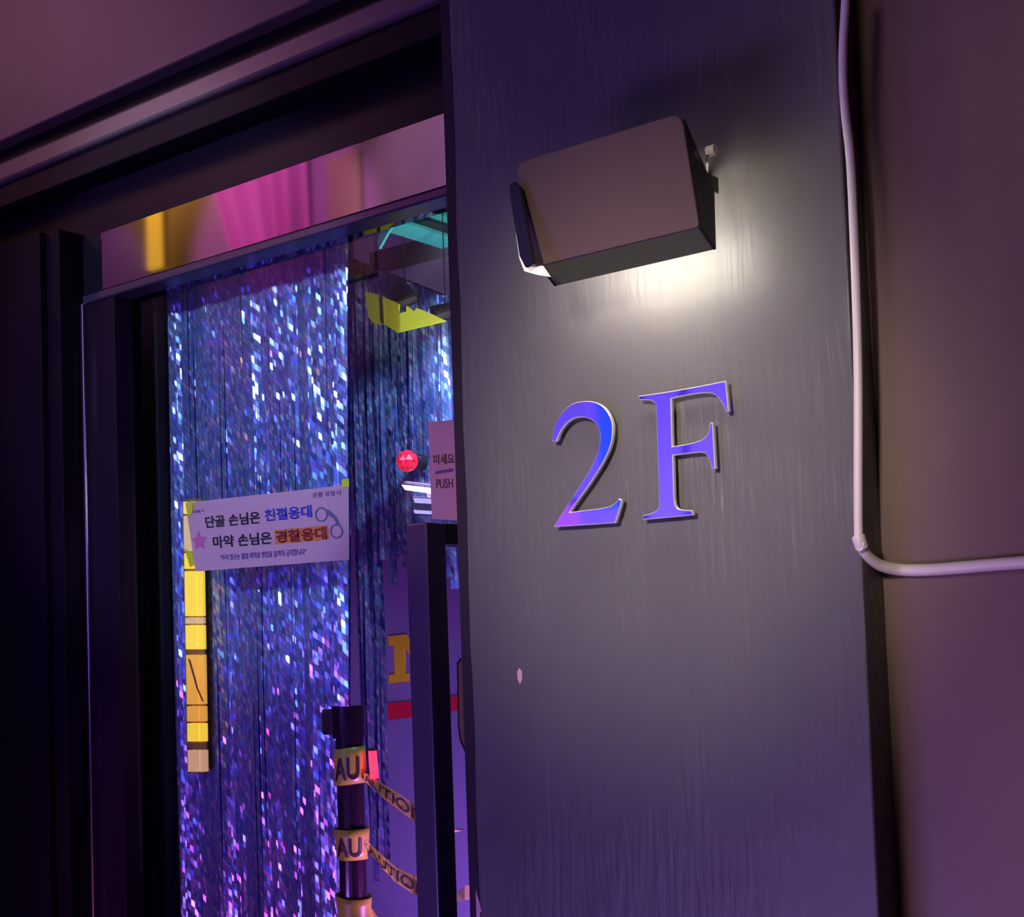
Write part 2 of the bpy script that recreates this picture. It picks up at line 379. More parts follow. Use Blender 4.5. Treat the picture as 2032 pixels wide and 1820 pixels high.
# above the door: header, soffit, fascia, moulding, groove, panel
ZH = 2.252; ZS = 2.372
struct(obj('trim_3', box(B(), (-1.066, 0.20, ZH), (-0.008, 0.30, 2.368), 0.0015), M['steel']))
struct(obj('trim_8', box(B(), (XL - 0.004, 0.205, ZH), (-1.066, 0.30, 2.368)), M['black']))
struct(obj('trim_9', box(B(), (XL - 2.4, 0.206, 2.368), (-0.008, 0.30, 2.55)), M['fascia']))
struct(obj('trim_4', box(B(), (XL - 2.4, 0.15, 2.465), (-0.008, 0.206, 2.511), 0.002), M['black']))
struct(obj('trim_5', box(B(), (XL - 2.4, 0.138, 2.511), (-0.008, 0.19, 2.551), 0.006), M['molding']))
struct(obj('trim_6', box(B(), (XL - 2.4, 0.18, 2.551), (-0.008, 0.30, 2.603)), M['black']))
struct(obj('wall_upper', box(B(), (XL - 2.4, 0.15, 2.603), (-0.008, 0.30, ZT), 0.003), M['panel']))

# ---------------------------------------------------------------- glass door
YG = 0.235
door = link('door_1', None); door.location = (XL, YG, 0); door['kind'] = 'structure'
stx = at(240, 1000, 0.21).x
bm = B(); box(bm, (XL + 0.012, 0.203, 0), (stx, 0.245, ZH - 0.016), 0.002); obj('frame_stile', bm, M['frame'], door)
bm = B(); box(bm, (XL, 0.19, 0), (XL + 0.012, 0.245, ZH - 0.016), 0.003); obj('frame_edge', bm, M['bead'], door)['label'] = 'polished frame edge catching magenta light'
bm = B(); box(bm, (XL, 0.198, ZH - 0.016), (-0.008, 0.245, ZH), 0.003); obj('top_rail', bm, M['rail'], door)
bm = B(); box(bm, (stx, YG, 0), (-0.008, YG + 0.002, ZH - 0.016)); obj('glass_pane', bm, M['glass'], door)
# square pull handle
hx0 = at(806, 1100, 0.115).x; hx1 = at(848, 1100, 0.115).x
zt = at(848, 1036, 0.115).z; zb = 0.86
bm = B(); box(bm, (hx0, 0.115, zb), (hx1, 0.158, zt), 0.0025); hd = obj('pull_handle', bm, M['handle'], door)
for za in (zt - 0.031, zb):
    bm = B(); box(bm, (hx0, 0.158, za), (hx1, YG, za + 0.031), 0.001); obj('handle_arm', bm, M['blackmatte'], hd)

# ---------------------------------------------------------------- room behind the door
YB = 1.25
struct(obj('trim_7', box(B(), (XL - 0.004, 0.305, 0), (at(316, 900, 0.305).x, 0.325, 2.40)), M['blackmatte']))  # added black panel standing in for the darkness beside the curtain
struct(obj('wall_back', box(B(), (-2.6, YB, 0), (0.6, YB + 0.08, 3.2)), M['room']))
struct(obj('wall_inner_left', box(B(), (-2.68, 0.30, 0), (-2.6, YB + 0.08, 3.2)), M['room']))
struct(obj('wall_inner_right', box(B(), (0.6, 0.33, 0), (0.68, YB + 0.08, 3.2)), M['room']))
struct(obj('ceiling_inner', box(B(), (-2.68, 0.30, 2.78), (0.68, YB + 0.08, 2.86)), M['room_ceiling']))
struct(obj('floor', box(B(), (-6.5, -2.3, -0.1), (3.2, YB + 0.1, 0.0)), M['floor']))
# the corridor behind the camera
struct(obj('wall_opposite', box(B(), (-6.5, -2.4, 0), (3.2, -2.3, ZT)), M['opp']))
struct(obj('ceiling', box(B(), (-6.5, -2.4, ZT), (3.2, YB + 0.1, ZT + 0.1)), M['room_ceiling']))
struct(obj('wall_far_left', box(B(), (-6.6, -2.4, 0), (-6.5, 0.3, ZT)), M['jamb']))

# ================================================================ floodlight
fl = thing('flood_light', 'square dark floodlight on a bracket, lighting the wall above the figures', 'lamp', (0.31, 0.0, 1.98))
def P(px, py, Y): return at(px, py, Y)
tl, trr, brr, bl = P(1030, 360, -0.150), P(1350, 250, -0.150), P(1378, 443, -0.122), P(1058, 527, -0.122)
x0 = 0.228; x1 = 0.447
A = (-0.150, 2.099); Bq = (-0.122, 1.982); Cq = (-0.088, 1.964); Dq = (-0.086, 2.032); Eq = (-0.145, 2.094)
# front plate with rounded top corners
bm = B()
def plate_pts(xa, xb, r):
    out = []
    L_ = math.hypot(Bq[0] - A[0], Bq[1] - A[1])
    def w_(x, s): return Vector((x, A[0] + (Bq[0] - A[0]) * s / L_, A[1] + (Bq[1] - A[1]) * s / L_))
    for cx, cy, a0 in ((xa + r, r, PI), (xb - r, r, 1.5 * PI), (xb - r * 0.3, L_ - r * 0.3, 0), (xa + r * 0.3, L_ - r * 0.3, 0.5 * PI)):
        rr = r if cy == r else r * 0.3
        for k in range(6):
            a = a0 + k * PI / 10; out.append(w_(cx + rr * math.cos(a), cy + rr * math.sin(a)))
    return out
xa, xb = x0 - 0.004, x1
prism(bm, plate_pts(xa, xb, 0.013), (0, 0.004, 0.001), 0.0008); obj('back_plate', bm, M['housing'], fl)
# wedge body behind the plate
bm = B()
pr = [Vector((x0 + 0.004, y, z)) for y, z in ((A[0] + 0.006, A[1] - 0.006), (Bq[0] + 0.003, Bq[1]), Cq, Dq, Eq)]
prism(bm, pr, (x1 - x0 - 0.006, 0, 0), 0.001); obj('housing', bm, M['lamp_rim'], fl)
for xx in (x0 + 0.001, x1 - 0.003):
    bm = B(); prism(bm, [Vector((xx, p.y, p.z)) for p in pr], (0.004, 0, 0), 0.0006); obj('cheek', bm, M['housing_dark'], fl)
# lens on the side turned to the wall
nv = Vector((0, Dq[1] - Cq[1], -(Dq[0] - Cq[0]))).normalized()
c0 = Vector((0, *Cq)); d0 = Vector((0, *Dq))
bm = B()
q = [Vector((x0 + 0.004, 0, 0)) + c0.lerp(d0, 0.06), Vector((x1 - 0.045, 0, 0)) + c0.lerp(d0, 0.06), Vector((x1 - 0.045, 0, 0)) + c0.lerp(d0, 0.9), Vector((x0 + 0.004, 0, 0)) + c0.lerp(d0, 0.9)]
prism(bm, [p + nv * 0.0005 for p in q], nv * 0.003); obj('lens', bm, M['lens'], fl)['label'] = 'glowing warm white lens'
# added hood, keeps lamp light off the wall above
bm = B(); prism(bm, [Vector((x0 - 0.012, -0.086, 2.032)), Vector((x0 - 0.012, -0.036, 2.056)), Vector((x0 - 0.012, -0.036, 2.059)), Vector((x0 - 0.012, -0.092, 2.036))], (x1 - x0 - 0.030, 0, 0)); obj('hood', bm, M['housing_dark'], fl)
# bracket: cheek arms, base bar, knobs
br = B(); box(br, (x0 - 0.006, -0.010, 2.060), (0.392, 0.0, 2.082), 0.001)
brk = obj('bracket', br, M['housing_dark'], fl)
bm = B(); xx = x0 - 0.0075; prism(bm, [Vector((xx, y, z)) for y, z in ((-0.118, 2.074), (-0.118, 2.048), (0.0, 2.044), (0.0, 2.085))], (0.003, 0, 0), 0.0005); obj('bracket_arm', bm, M['housing_dark'], brk)
k0 = Vector((x1 + 0.005, -0.098, 2.070)); k1 = Vector((x1 - 0.055, 0.0, 2.082))
bm = B(); prism(bm, [k0 + Vector((0, -0.004, -0.006)), k0 + Vector((0, -0.004, 0.004)), k1 + Vector((0, 0, 0.006)), k1 + Vector((0, 0, -0.008))], (-0.004, 0, 0), 0.0004); obj('bracket_arm', bm, M['chrome'], brk)
bm = B(); box(bm, (0.422, -0.080, 2.044), (0.426, -0.036, 2.062), 0.0005); obj('bracket_arm', bm, M['housing_dark'], brk)  # added arm, casts the dark band right of the lamp
bm = B(); cyl(bm, k0 + Vector((-0.004, 0, 0)), k0 + Vector((0.006, 0, 0)), 0.0062, 14); obj('knob', bm, M['tape_white'], brk)['label'] = 'wing knob, coloured white in place of a chrome glint'  # white colour stands in for the knob's glint
bm = B(); prism(bm, [at(x, y, -0.154) for x, y in ((1009, 374), (1012, 364), (1020, 360), (1031, 370), (1060, 524), (1042, 531), (1030, 508), (1024, 470))], (0, 0.005, 0), 0.001); obj('side_lip', bm, M['housing_dark'], fl)
bm = B(); prism(bm, [at(x, y, -0.142) for x, y in ((1023, 462), (1032, 500), (1044, 526), (1058, 530), (1076, 527), (1091, 549), (1064, 545), (1040, 538), (1030, 512))], (0, 0.003, 0), 0.0004); obj('corner_glow', bm, M['corner_glow'], fl)['label'] = 'glowing cream patch standing in for the lit lower left corner'
# ================================================================ figures
def glyph(name, crop_pts, label, pins, yf=-0.0150):
    pts = [at(1050 + x / 4.516, 720 + y / 4.516, yf) for x, y in crop_pts]
    bm = bmesh.new()
    vs = [bm.verts.new(p) for p in pts]
    f0 = bm.faces.new(vs)
    r = bmesh.ops.extrude_face_region(bm, geom=[f0])
    for v in [g for g in r['geom'] if isinstance(g, bmesh.types.BMVert)]: v.co.y = yf + 0.0055
    bmesh.ops.recalc_face_normals(bm, faces=bm.faces[:])
    fe = [e for e in bm.edges if all(abs(v.co.y - yf) < 1e-6 for v in e.verts)]
    bmesh.ops.bevel(bm, geom=fe, offset=0.0011, segments=1, affect='EDGES', profile=0.5, clamp_overlap=True)
    for f in bm.faces: f.material_index = 0 if (abs(f.normal.y) > 0.99 and f.calc_center_median().y < yf + 1e-4) else 1
    bm.normal_update()
    for f in bm.faces: f.material_index = 0 if (abs(f.normal.y) > 0.98 and f.calc_center_median().y < yf + 2e-4) else 1
    bmesh.ops.triangulate(bm, faces=[f for f in bm.faces if len(f.verts) > 4])
    o = obj(name, bm, [M['mirror'], M['acrylic']])
    for x, y in pins:
        p = at(1050 + x / 4.516, 720 + y / 4.516, yf); pb_ = B(); cyl(pb_, (p.x, yf + 0.0050, p.z), (p.x, 0.0, p.z), 0.0035, 12); obj('standoff_pin', pb_, M['acrylic'], o)
    return tag(o, label, 'sign')
def smooth_pts(pts, sharp, n=5):
    """Catmull-Rom through pts, keeping the listed indices as corners"""
    out = []; m = len(pts)
    for i in range(m):
        p0 = pts[i - 1]; p1 = pts[i]; p2 = pts[(i + 1) % m]; p3 = pts[(i + 2) % m]
        if i in sharp: p0 = (2 * p1[0] - p2[0], 2 * p1[1] - p2[1])
        if (i + 1) % m in sharp: p3 = (2 * p2[0] - p1[0], 2 * p2[1] - p1[1])
        both = i in sharp and (i + 1) % m in sharp
        for k in range(1 if both else n):
            s = k / n
            out.append(tuple(0.5 * (2 * p1[j] + (p2[j] - p0[j]) * s + (2 * p0[j] - 5 * p1[j] + 4 * p2[j] - p3[j]) * s * s + (3 * p1[j] - p0[j] - 3 * p2[j] + p3[j]) * s ** 3) for j in (0, 1)))
    return out
two = [(202, 705), (212, 610), (245, 520), (310, 425), (395, 362), (490, 342), (580, 348), (660, 388), (715, 455), (745, 540), (748, 630), (730, 740), (690, 840), (630, 950), (540, 1090), (450, 1215), (365, 1338),
       (500, 1320), (640, 1302), (725, 1282), (775, 1250), (800, 1215), (828, 1228), (818, 1290), (772, 1436), (500, 1455), (213, 1473), (330, 1290), (440, 1120), (540, 960), (600, 830), (628, 730), (632, 640), (605, 560), (550, 508), (475, 488), (400, 500), (335, 545), (280, 620), (243, 706)]
glyph('number_sign', smooth_pts(two, {0, 16, 21, 22, 24, 26, 39}, 4), 'raised mirror numeral 2 with a curved tail, left of the F', ((690, 600), (430, 1400)))
ff = [(978, 296), (1250, 256), (1500, 212), (1762, 160), (1775, 300), (1788, 436), (1758, 436), (1740, 385), (1705, 330), (1655, 285), (1580, 270), (1430, 288), (1272, 322),
      (1276, 530), (1282, 748), (1400, 730), (1490, 708), (1560, 678), (1600, 630), (1620, 535), (1645, 535), (1656, 740), (1668, 948), (1632, 952), (1620, 885), (1590, 830), (1545, 805), (1420, 815), (1288, 832),
      (1294, 1040), (1300, 1225), (1315, 1285), (1355, 1313), (1465, 1322), (1468, 1366), (1240, 1388), (1014, 1408), (1018, 1368), (1105, 1342), (1148, 1310), (1160, 1245), (1148, 820), (1134, 405), (1115, 362), (1085, 338), (982, 332)]
glyph('letter_sign', smooth_pts(ff, {0, 3, 5, 6, 12, 14, 19, 20, 22, 23, 28, 33, 34, 36, 37, 45}, 3), 'raised mirror capital F, the taller character right of the numeral', ((1205, 400), (1230, 1250)))

# ================================================================ white conduit
cb = thing('conduit', 'white plastic cable conduit running down the wall corner and bending right along the wall', 'cable', (0.60, YR, 1.70))
yc = -0.007
vert = [(1680, -60), (1678, 0), (1673, 90), (1673, 160), (1678, 230), (1686, 300), (1691, 380), (1696, 500), (1700, 620), (1703, 760), (1703, 900), (1703, 1000), (1704, 1075)]
bm = B(); tube(bm, [at(x, y, yc) for x, y in vert], 0.0049); obj('vertical_run', bm, M['cable'], cb, True)
def yy(t): return yc + (YR - 0.007 - yc) * min(1, t)
hor = [(1706, 1072, .0), (1713, 1092, .15), (1728, 1110, .4), (1752, 1124, .7), (1790, 1131, 1), (1840, 1131, 1), (1900, 1127, 1), (1970, 1121, 1), (2060, 1114, 1)]
bm = B(); tube(bm, [at(x, y, yy(t)) for x, y, t in hor], lambda s: 0.0056 + 0.0012 * min(1, s * 2)); obj('horizontal_run', bm, M['cable'], cb, True)
bm = B(); tube(bm, [at(1703, 1064, yc), at(1706, 1074, yc), at(1711, 1088, yc + 0.003)], 0.0072); obj('coupling', bm, M['tape_white'], cb, True)
bm = B(); tl_ = [at(1695, 1068, yc - 0.006), at(1703, 1095, yc - 0.004), at(1711, 1092, yc - 0.004), at(1716, 1078, yc - 0.004)]
prism(bm, tl_, (0, 0.002, 0)); obj('tape_flap', bm, M['tape_white'], cb)

# ================================================================ notices on the glass
def flat_sign(name, label, corners, Y, paper, cat='sign'):
    TL, TR, BR, BL = [at(x, y, Y) for x, y in corners]
    base = (TL + TR + BR + BL) / 4; base.z = min(BL.z, BR.z)
    t = thing(name, label, cat, base)
    bm = B(); prism(bm, [TL, TR, BR, BL], (0, 0.0008, 0)); obj('sheet', bm, paper, t)
    U = TR - TL; V = ((BL - TL) + (BR - TR)) / 2
    return t, TL, U, V
N_ = Vector((0, -1, 0))
YS = YG + 0.0075
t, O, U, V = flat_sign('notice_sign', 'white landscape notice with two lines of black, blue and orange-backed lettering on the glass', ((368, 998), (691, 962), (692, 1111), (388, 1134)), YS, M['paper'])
text_on('lettering', '단골 손님은', M['ink'], t, O, U, V, N_, (0.125, 0.23, 0.475, 0.40), 0.024)
text_on('blue_lettering', '친절응대', M['ink_blue'], t, O, U, V, N_, (0.505, 0.215, 0.785, 0.385), 0.026)
bm = B(); prism(bm, [O + U * u + V * v + N_ * 0.0003 for u, v in ((0.555, 0.515), (0.868, 0.51), (0.868, 0.70), (0.555, 0.715))], N_ * 0.0003); obj('orange_block', bm, M['orange'], t)
text_on('lettering', '마약 손님은', M['ink'], t, O, U, V, N_, (0.165, 0.525, 0.535, 0.70), 0.024)
text_on('red_lettering', '경찰응대', M['ink_red'], t, O, U, V, N_, (0.562, 0.525, 0.860, 0.695), 0.030, 0.0012)
text_on('small_lettering', '“우리 업소는 불법 마약류 반입을 엄격히 금지합니다”', M['ink_violet'], t, O, U, V, N_, (0.205, 0.795, 0.735, 0.885), 0.01)
text_on('small_lettering', '관할 경찰서', M['ink_soft'], t, O, U, V, N_, (0.795, 0.055, 0.955, 0.125), 0.012)
text_on('small_lettering', '경찰서', M['ink_soft'], t, O, U, V, N_, (0.05, 0.12, 0.12, 0.165), 0.006)
def ring(bm, c, ru, rv, wd, n=28):
    pts = []
    for k in range(n):
        a = 2 * PI * k / n
        pts.append((math.cos(a), math.sin(a)))
    for k in range(n):
        (a0, b0), (a1, b1) = pts[k], pts[(k + 1) % n]
        q = []
        for (aa, bb, s) in ((a0, b0, 1), (a1, b1, 1), (a1, b1, 1 - wd), (a0, b0, 1 - wd)):
            q.append(bm.verts.new(O + U * (c[0] + ru * aa * s) + V * (c[1] + rv * bb * s) + N_ * 0.0007))
        bm.faces.new(q)
bm = B(); ring(bm, (0.838, 0.36), 0.036, 0.10, 0.22); ring(bm, (0.915, 0.60), 0.036, 0.10, 0.22)
q = [(0.862, 0.30), (0.885, 0.31), (0.925, 0.42), (0.935, 0.52), (0.920, 0.51), (0.905, 0.43), (0.872, 0.37)]
bm.faces.new([bm.verts.new(O + U * a + V * b_ + N_ * 0.0007) for a, b_ in q])
bmesh.ops.remove_doubles(bm, verts=bm.verts[:], dist=1e-7); thicken(bm, N_ * 0.0003); obj('handcuffs_drawing', bm, M['ink_soft'], t)
bm = B(); st = []
for k in range(10):
    a = PI * k / 5 - PI / 2; rr = 1.0 if k % 2 == 0 else 0.5
    st.append(O + U * (0.075 + 0.055 * rr * math.cos(a)) + V * (0.58 + 0.15 * rr * math.sin(a)) + N_ * 0.0007)
prism(bm, st, N_ * 0.0003); obj('star_burst', bm, M['pink'], t)
for tp in ([(371, 996), (381, 994), (383, 1004), (380, 1022), (373, 1024)], [(366, 1088), (372, 1092), (382, 1098), (385, 1122), (377, 1126), (371, 1106)]):
    bm = B(); prism(bm, [at(x, y, YS - 0.0016) for x, y in tp], (0, 0.0008, 0)); obj('edge_tape', bm, M['banner'], t)
for cu_, cv_ in ((0.988, -0.015),):
    c = O + U * cu_ + V * cv_
    bm = B(); box(bm, c + Vector((-0.008, -0.0022, -0.006)), c + Vector((0.008, -0.0010, 0.008)), 0.0003); obj('corner_tape', bm, M['banner'], t)

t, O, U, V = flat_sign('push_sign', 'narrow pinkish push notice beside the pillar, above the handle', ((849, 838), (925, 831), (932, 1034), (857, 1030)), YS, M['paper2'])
text_on('lettering', '미세요', M['brown_ink'], t, O, U, V, N_, (0.12, 0.335, 0.66, 0.44), 0.008)
text_on('lettering', 'PUSH', M['brown_ink'], t, O, U, V, N_, (0.17, 0.585, 0.60, 0.68), 0.0)
bm = B(); prism(bm, [O + U * a + V * b_ + N_ * 0.0005 for a, b_ in ((0.15, 0.505), (0.62, 0.485), (0.62, 0.515), (0.15, 0.535))], N_ * 0.0003); obj('rule_line', bm, M['ink_soft'], t)

# ================================================================ foil curtains
def strip_bm(top, bot, wd, yaw, phase, amp=0.002, n=26):
    bm = bmesh.new(); Lr, Rr = [], []
    for i in range(n + 1):
        s = i / n
        c = Vector(top).lerp(Vector(bot), s)
        y_ = yaw + 0.11 * math.sin(phase + s * 7.0) + 0.04 * math.sin(phase * 2.3 + s * 19)
        c.y += amp * math.sin(phase + s * 9)
        h = Vector((math.cos(y_), math.sin(y_), 0)) * (wd / 2)
        Lr.append(c - h); Rr.append(c + h)
    ribbon(bm, Lr, Rr, 0.0004); return bm

YC = 0.335
cur = thing('foil_curtain', 'wide holographic blue foil fringe curtain hanging behind the left of the glass door', 'curtain', (at(500, 1000, YC).x, YC, 0.35))
bm = B(); xa = at(318, 560, YC).x - 0.02; xb = at(688, 500, YC).x
box(bm, (xa, YC - 0.004, 2.282), (xb, YC + 0.004, 2.298)); obj('hanging_strip', bm, M['foil'], cur)
def sheet(name, x0_, x1_, y_, zt_, zb_, parent, gather=0.0):
    bm = bmesh.new(); rows = []
    for i in range(17):
        v_ = i / 16; row = []
        for k in range(81):
            u_ = k / 80; x_ = x0_ + (x1_ - x0_) * u_ - gather * v_ * max(0, (u_ - 0.45) / 0.55) ** 1.6
            row.append(bm.verts.new((x_, y_ + 0.006 * math.sin(u_ * 46 + 2 * v_) + 0.004 * math.sin(u_ * 91), zt_ + (zb_ - zt_) * v_)))
        rows.append(row)
    for a_, b_ in zip(rows, rows[1:]):
        for k in range(80): bm.faces.new((a_[k], a_[k + 1], b_[k + 1], b_[k]))
    bmesh.ops.solidify(bm, geom=bm.faces[:], thickness=0.0006)
    return obj(name, bm, M['foil'], parent, True)
sheet('backing_sheet', xa + 0.022, xb - 0.004, YC + 0.016, 2.285, 0.38, cur, 0.085)
n = 46
rnd = random.Random(3)
for k in range(n):
    s = (k + 0.5) / n
    tx = xa + 0.02 + (xb - xa - 0.02) * s
    # the right-hand strips gather towards the foot of the curtain
    bx_ = tx - 0.085 * max(0, (s - 0.45) / 0.55) ** 1.6
    wd = (xb - xa) / n * rnd.uniform(1.7, 1.9)
    fold = 0.10 + 0.13 * math.sin(s * 21 + 0.6) + rnd.uniform(-0.06, 0.06) + sum(q_ * math.exp(-((s - c_) / 0.022) ** 2) for c_, q_ in ((0.11, 0.34), (0.18, 0.36), (0.53, 0.34), (0.73, 0.32), (0.86, 0.36), (0.98, 0.28)))
    yo = 0.004 * math.sin(s * 34 + 1.3)
    obj('foil_strip', strip_bm((tx, YC + yo, 2.290), (bx_, YC + yo, 0.36), wd, fold, rnd.uniform(0, 6.28)), M['foil'], cur)

YC2 = 0.52
cu2 = thing('foil_curtain', 'narrower holographic foil fringe curtain set further back, right of the wide one', 'curtain', (at(790, 1000, YC2).x, YC2, 0.6))
tops = []; bots = []
for k in range(25):
    x = 693 + k * 8.6
    tops.append((x, 515 + (x - 690) * 0.39)); bots.append(rnd.uniform(1640, 1780) if x < 744 else rnd.uniform(1080, 1180))
bm = B(); pa = at(690, 512, YC2); pb = at(905, 596, YC2); prism(bm, [pa, pb, pb + Vector((0, 0, 0.003)), pa + Vector((0, 0, 0.003))], (0, 0.003, 0)); obj('hanging_strip', bm, M['blackmatte'], cu2)
for (x, y), yb_ in zip(tops, bots):
    a = at(x, y, YC2); z_line = pa.z + (pb.z - pa.z) * (a.x - pa.x) / (pb.x - pa.x)
    b2 = Vector((a.x, YC2, at(x + 25, yb_, YC2).z))
    a.z = z_line
    obj('foil_strip', strip_bm(a, b2, rnd.uniform(0.013, 0.019), rnd.uniform(-0.35, 0.35), rnd.uniform(0, 6.28)), M['foil'], cu2)

# ================================================================ caution post and tapes
YP = 0.285
pz = at(690, 1400, YP)
post = thing('barrier_post', 'glossy black barrier post inside the glass, wrapped in caution tape', 'post', (pz.x, YP, 0))
bm = B(); cyl(bm, (pz.x + 0.002, YP, 0.02), (pz.x + 0.002, YP, pz.z - 0.01), 0.024, 28); obj('pole', bm, M['post'], post, False)
bm = B(); cyl(bm, (pz.x + 0.002, YP, pz.z - 0.055), (pz.x + 0.002, YP, pz.z), 0.029, 28); obj('cap', bm, M['post'], post)
bm = B(); cyl(bm, (pz.x, YP, 0), (pz.x, YP, 0.02), 0.045, 28); obj('base', bm, M['post'], post)
bm = B(); box(bm, (pz.x - 0.047, YP - 0.018, pz.z - 0.050), (pz.x - 0.022, YP + 0.012, pz.z - 0.006), 0.003); obj('cassette', bm, M['blackmatte'], post)
def wrap(zc0, h, label, letters, tilt=0.0, flare=0.0):
    t = thing('caution_tape', label, 'tape', (pz.x, YP - 0.03, zc0 - h / 2))
    bm = bmesh.new(); n = 24; rings = []
    for s in range(5):
        v_ = s / 4
        row = []
        for k in range(n):
            a = 2 * PI * k / n; rr = 0.0265 + flare * v_ * v_ + 0.0006 * math.sin(5 * a)
            row.append(bm.verts.new((pz.x + 0.002 + rr * math.cos(a), YP + rr * math.sin(a), zc0 + (v_ - 0.5) * h + tilt * math.cos(a))))
        rings.append(row)
    for a_, b_ in zip(rings, rings[1:]):
        for k in range(n): bm.faces.new((a_[k], a_[(k + 1) % n], b_[(k + 1) % n], b_[k]))
    r = bmesh.ops.extrude_face_region(bm, geom=bm.faces[:])
    for v in [g for g in r['geom'] if isinstance(g, bmesh.types.BMVert)]:
        d = Vector((v.co.x - pz.x - 0.002, v.co.y - YP, 0)).normalized(); v.co += d * 0.0008
    obj('band', bm, M['tape'], t, True)
    if letters:
        tb = text_bm(letters, 0.02)
        bmesh.ops.subdivide_edges(tb, edges=[e for e in tb.edges if abs(e.verts[0].co.x - e.verts[1].co.x) > 0.12], cuts=2)
        a_c = math.radians(-62); span = 1.75
        for v in tb.verts:
            a = a_c + (v.co.x - 0.5) * span; z = zc0 + (v.co.y - 0.5) * h * 0.62 - 0.004; rr = 0.0285 + flare * ((z - zc0) / h + 0.5) ** 2
            v.co = Vector((pz.x + 0.002 + rr * math.cos(a), YP + rr * math.sin(a), z + tilt * math.cos(a)))
        for f in tb.faces: f.normal_update()
        obj('lettering', tb, M['ink'], t)
    return t
def zat(x, y): return at(x, y, YP).z
wrap(zat(690, 1520), zat(690, 1484) - zat(690, 1556), 'uppermost caution tape band on the black post, reading AU', 'AU', 0.003)
wrap(zat(685, 1672), zat(685, 1642) - zat(685, 1702), 'crumpled middle caution tape band on the black post', 'AU', 0.0, 0.004)
wrap(zat(690, 1806), zat(690, 1778) - zat(690, 1840), 'lowest caution tape band on the black post, cut by the picture foot', None, -0.004, 0.004)
def strand(pts, wpx, Y0, Y1, label, letters=None, mat_='tape'):
    Lr, Rr = [], []
    n_ = len(pts)
    P2 = []
    for i, (x, y, wv) in enumerate(pts):
        s = i / (n_ - 1); Yq = Y0 + (Y1 - Y0) * s
        Lr.append(at(x, y - wv / 2, Yq)); Rr.append(at(x, y + wv / 2, Yq + 0.004 * math.sin(i * 2.1)))
    bm = bmesh.new(); ribbon(bm, Lr, Rr, 0.0006)
    c = Lr[0].copy(); t = thing('caution_tape', label, 'tape', c)
    obj('strand', bm, M[mat_], t)
    if letters:
        tb = text_bm(letters, 0.015)
        bmesh.ops.subdivide_edges(tb, edges=tb.edges[:], cuts=1)
        for v in tb.verts:
            s = 0.05 + 0.92 * v.co.x; f = s * (n_ - 1); i = min(int(f), n_ - 2); g = f - i
            a = Lr[i].lerp(Lr[i + 1], g); b_ = Rr[i].lerp(Rr[i + 1], g)
            v.co = b_.lerp(a, 0.14 + 0.70 * v.co.y) + Vector((0, -0.0014, 0))
        obj('lettering', tb, M['ink'], t)
    return t
strand([(722, 1541, 16), (735, 1550, 22), (760, 1570, 28), (785, 1587, 32), (815, 1608, 34), (850, 1630, 36)], 30, YP, YP + 0.05, 'upper caution tape strand sagging right from the post, reddened by the lamp', 'AUTION')
strand([(724, 1673, 12), (735, 1685, 18), (760, 1712, 26), (785, 1736, 30), (820, 1756, 36), (850, 1772, 38)], 30, YP, YP + 0.05, 'lower caution tape strand sagging right from the post, twisted and dull', 'CAUTION')
strand([(712, 1785, 14), (722, 1800, 30), (735, 1820, 40), (755, 1850, 40)], 30, YP, YP + 0.03, 'short brown end of caution tape below the lower strand')
strand([(880, 1652, 14), (895, 1650, 8), (918, 1646, 5)], 10, 0.36, 0.37, 'thin pale caution tape sliver between handle and pillar, upper one', None, 'tape_pale')
strand([(886, 1790, 8), (905, 1781, 20), (922, 1773, 28), (945, 1768, 32)], 10, 0.36, 0.37, 'broad pale caution tape wedge between handle and pillar, lower one', None, 'tape_pale')

# ================================================================ things in the room
# teal steel channel under the ceiling
Ya, Yb2 = 0.42, 1.15
e0 = at(783, 436, Ya)
ch = thing('steel_channel', 'teal painted steel channel with bolted end plate below the ceiling', 'beam', (e0.x, Ya, e0.z))
bm = B(); box(bm, (e0.x - 0.06, Ya, e0.z), (e0.x, Yb2, e0.z + 0.006)); obj('lower_flange', bm, M['teal'], ch)
bm = B(); box(bm, (e0.x - 0.035, Ya + 0.003, e0.z + 0.006), (e0.x - 0.028, Yb2, e0.z + 0.05)); obj('web', bm, M['teal_shaded'], ch)
bm = B(); box(bm, (e0.x - 0.06, Ya + 0.05, e0.z + 0.036), (e0.x + 0.0, Yb2, e0.z + 0.10), 0.002); obj('upper_box', bm, M['teal'], ch)
q = [at(779, 430, Ya), at(786, 438, Ya), at(770, 462, Ya), at(752, 494, Ya), at(748, 480, Ya), at(757, 450, Ya), at(768, 432, Ya)]
bm = B(); prism(bm, q, (0, 0.006, 0), 0.0008); obj('end_plate', bm, M['teal'], ch)
bn = [(at(736, 434, Ya), at(758, 437, Ya))]
bm = B(); cyl(bm, at(738, 437, Ya), at(770, 440, Ya), 0.0035, 12); bolt = obj('bolt', bm, M['teal'], ch)
for xx in (740, 757):
    bm = B(); cyl(bm, at(xx - 4, 439, Ya), at(xx + 5, 440, Ya), 0.0085, 6); obj('nut', bm, M['teal'], bolt)
# grey duct
dA = at(752, 498, 0.62)
bm = B(); box(bm, (dA.x - 0.02, 0.62, dA.z - 0.005), (dA.x + 0.55, 1.2, e0.z - 0.012), 0.006)
du = thing('air_duct', 'plain grey air duct below the teal channel', 'duct', (dA.x + 0.2, 0.9, dA.z)); obj('casing', bm, M['duct'], du)
bm = B(); box(bm, (dA.x - 0.026, 0.80, dA.z - 0.011), (dA.x + 0.556, 0.83, e0.z - 0.006)); obj('joint_flange', bm, M['duct'], du)
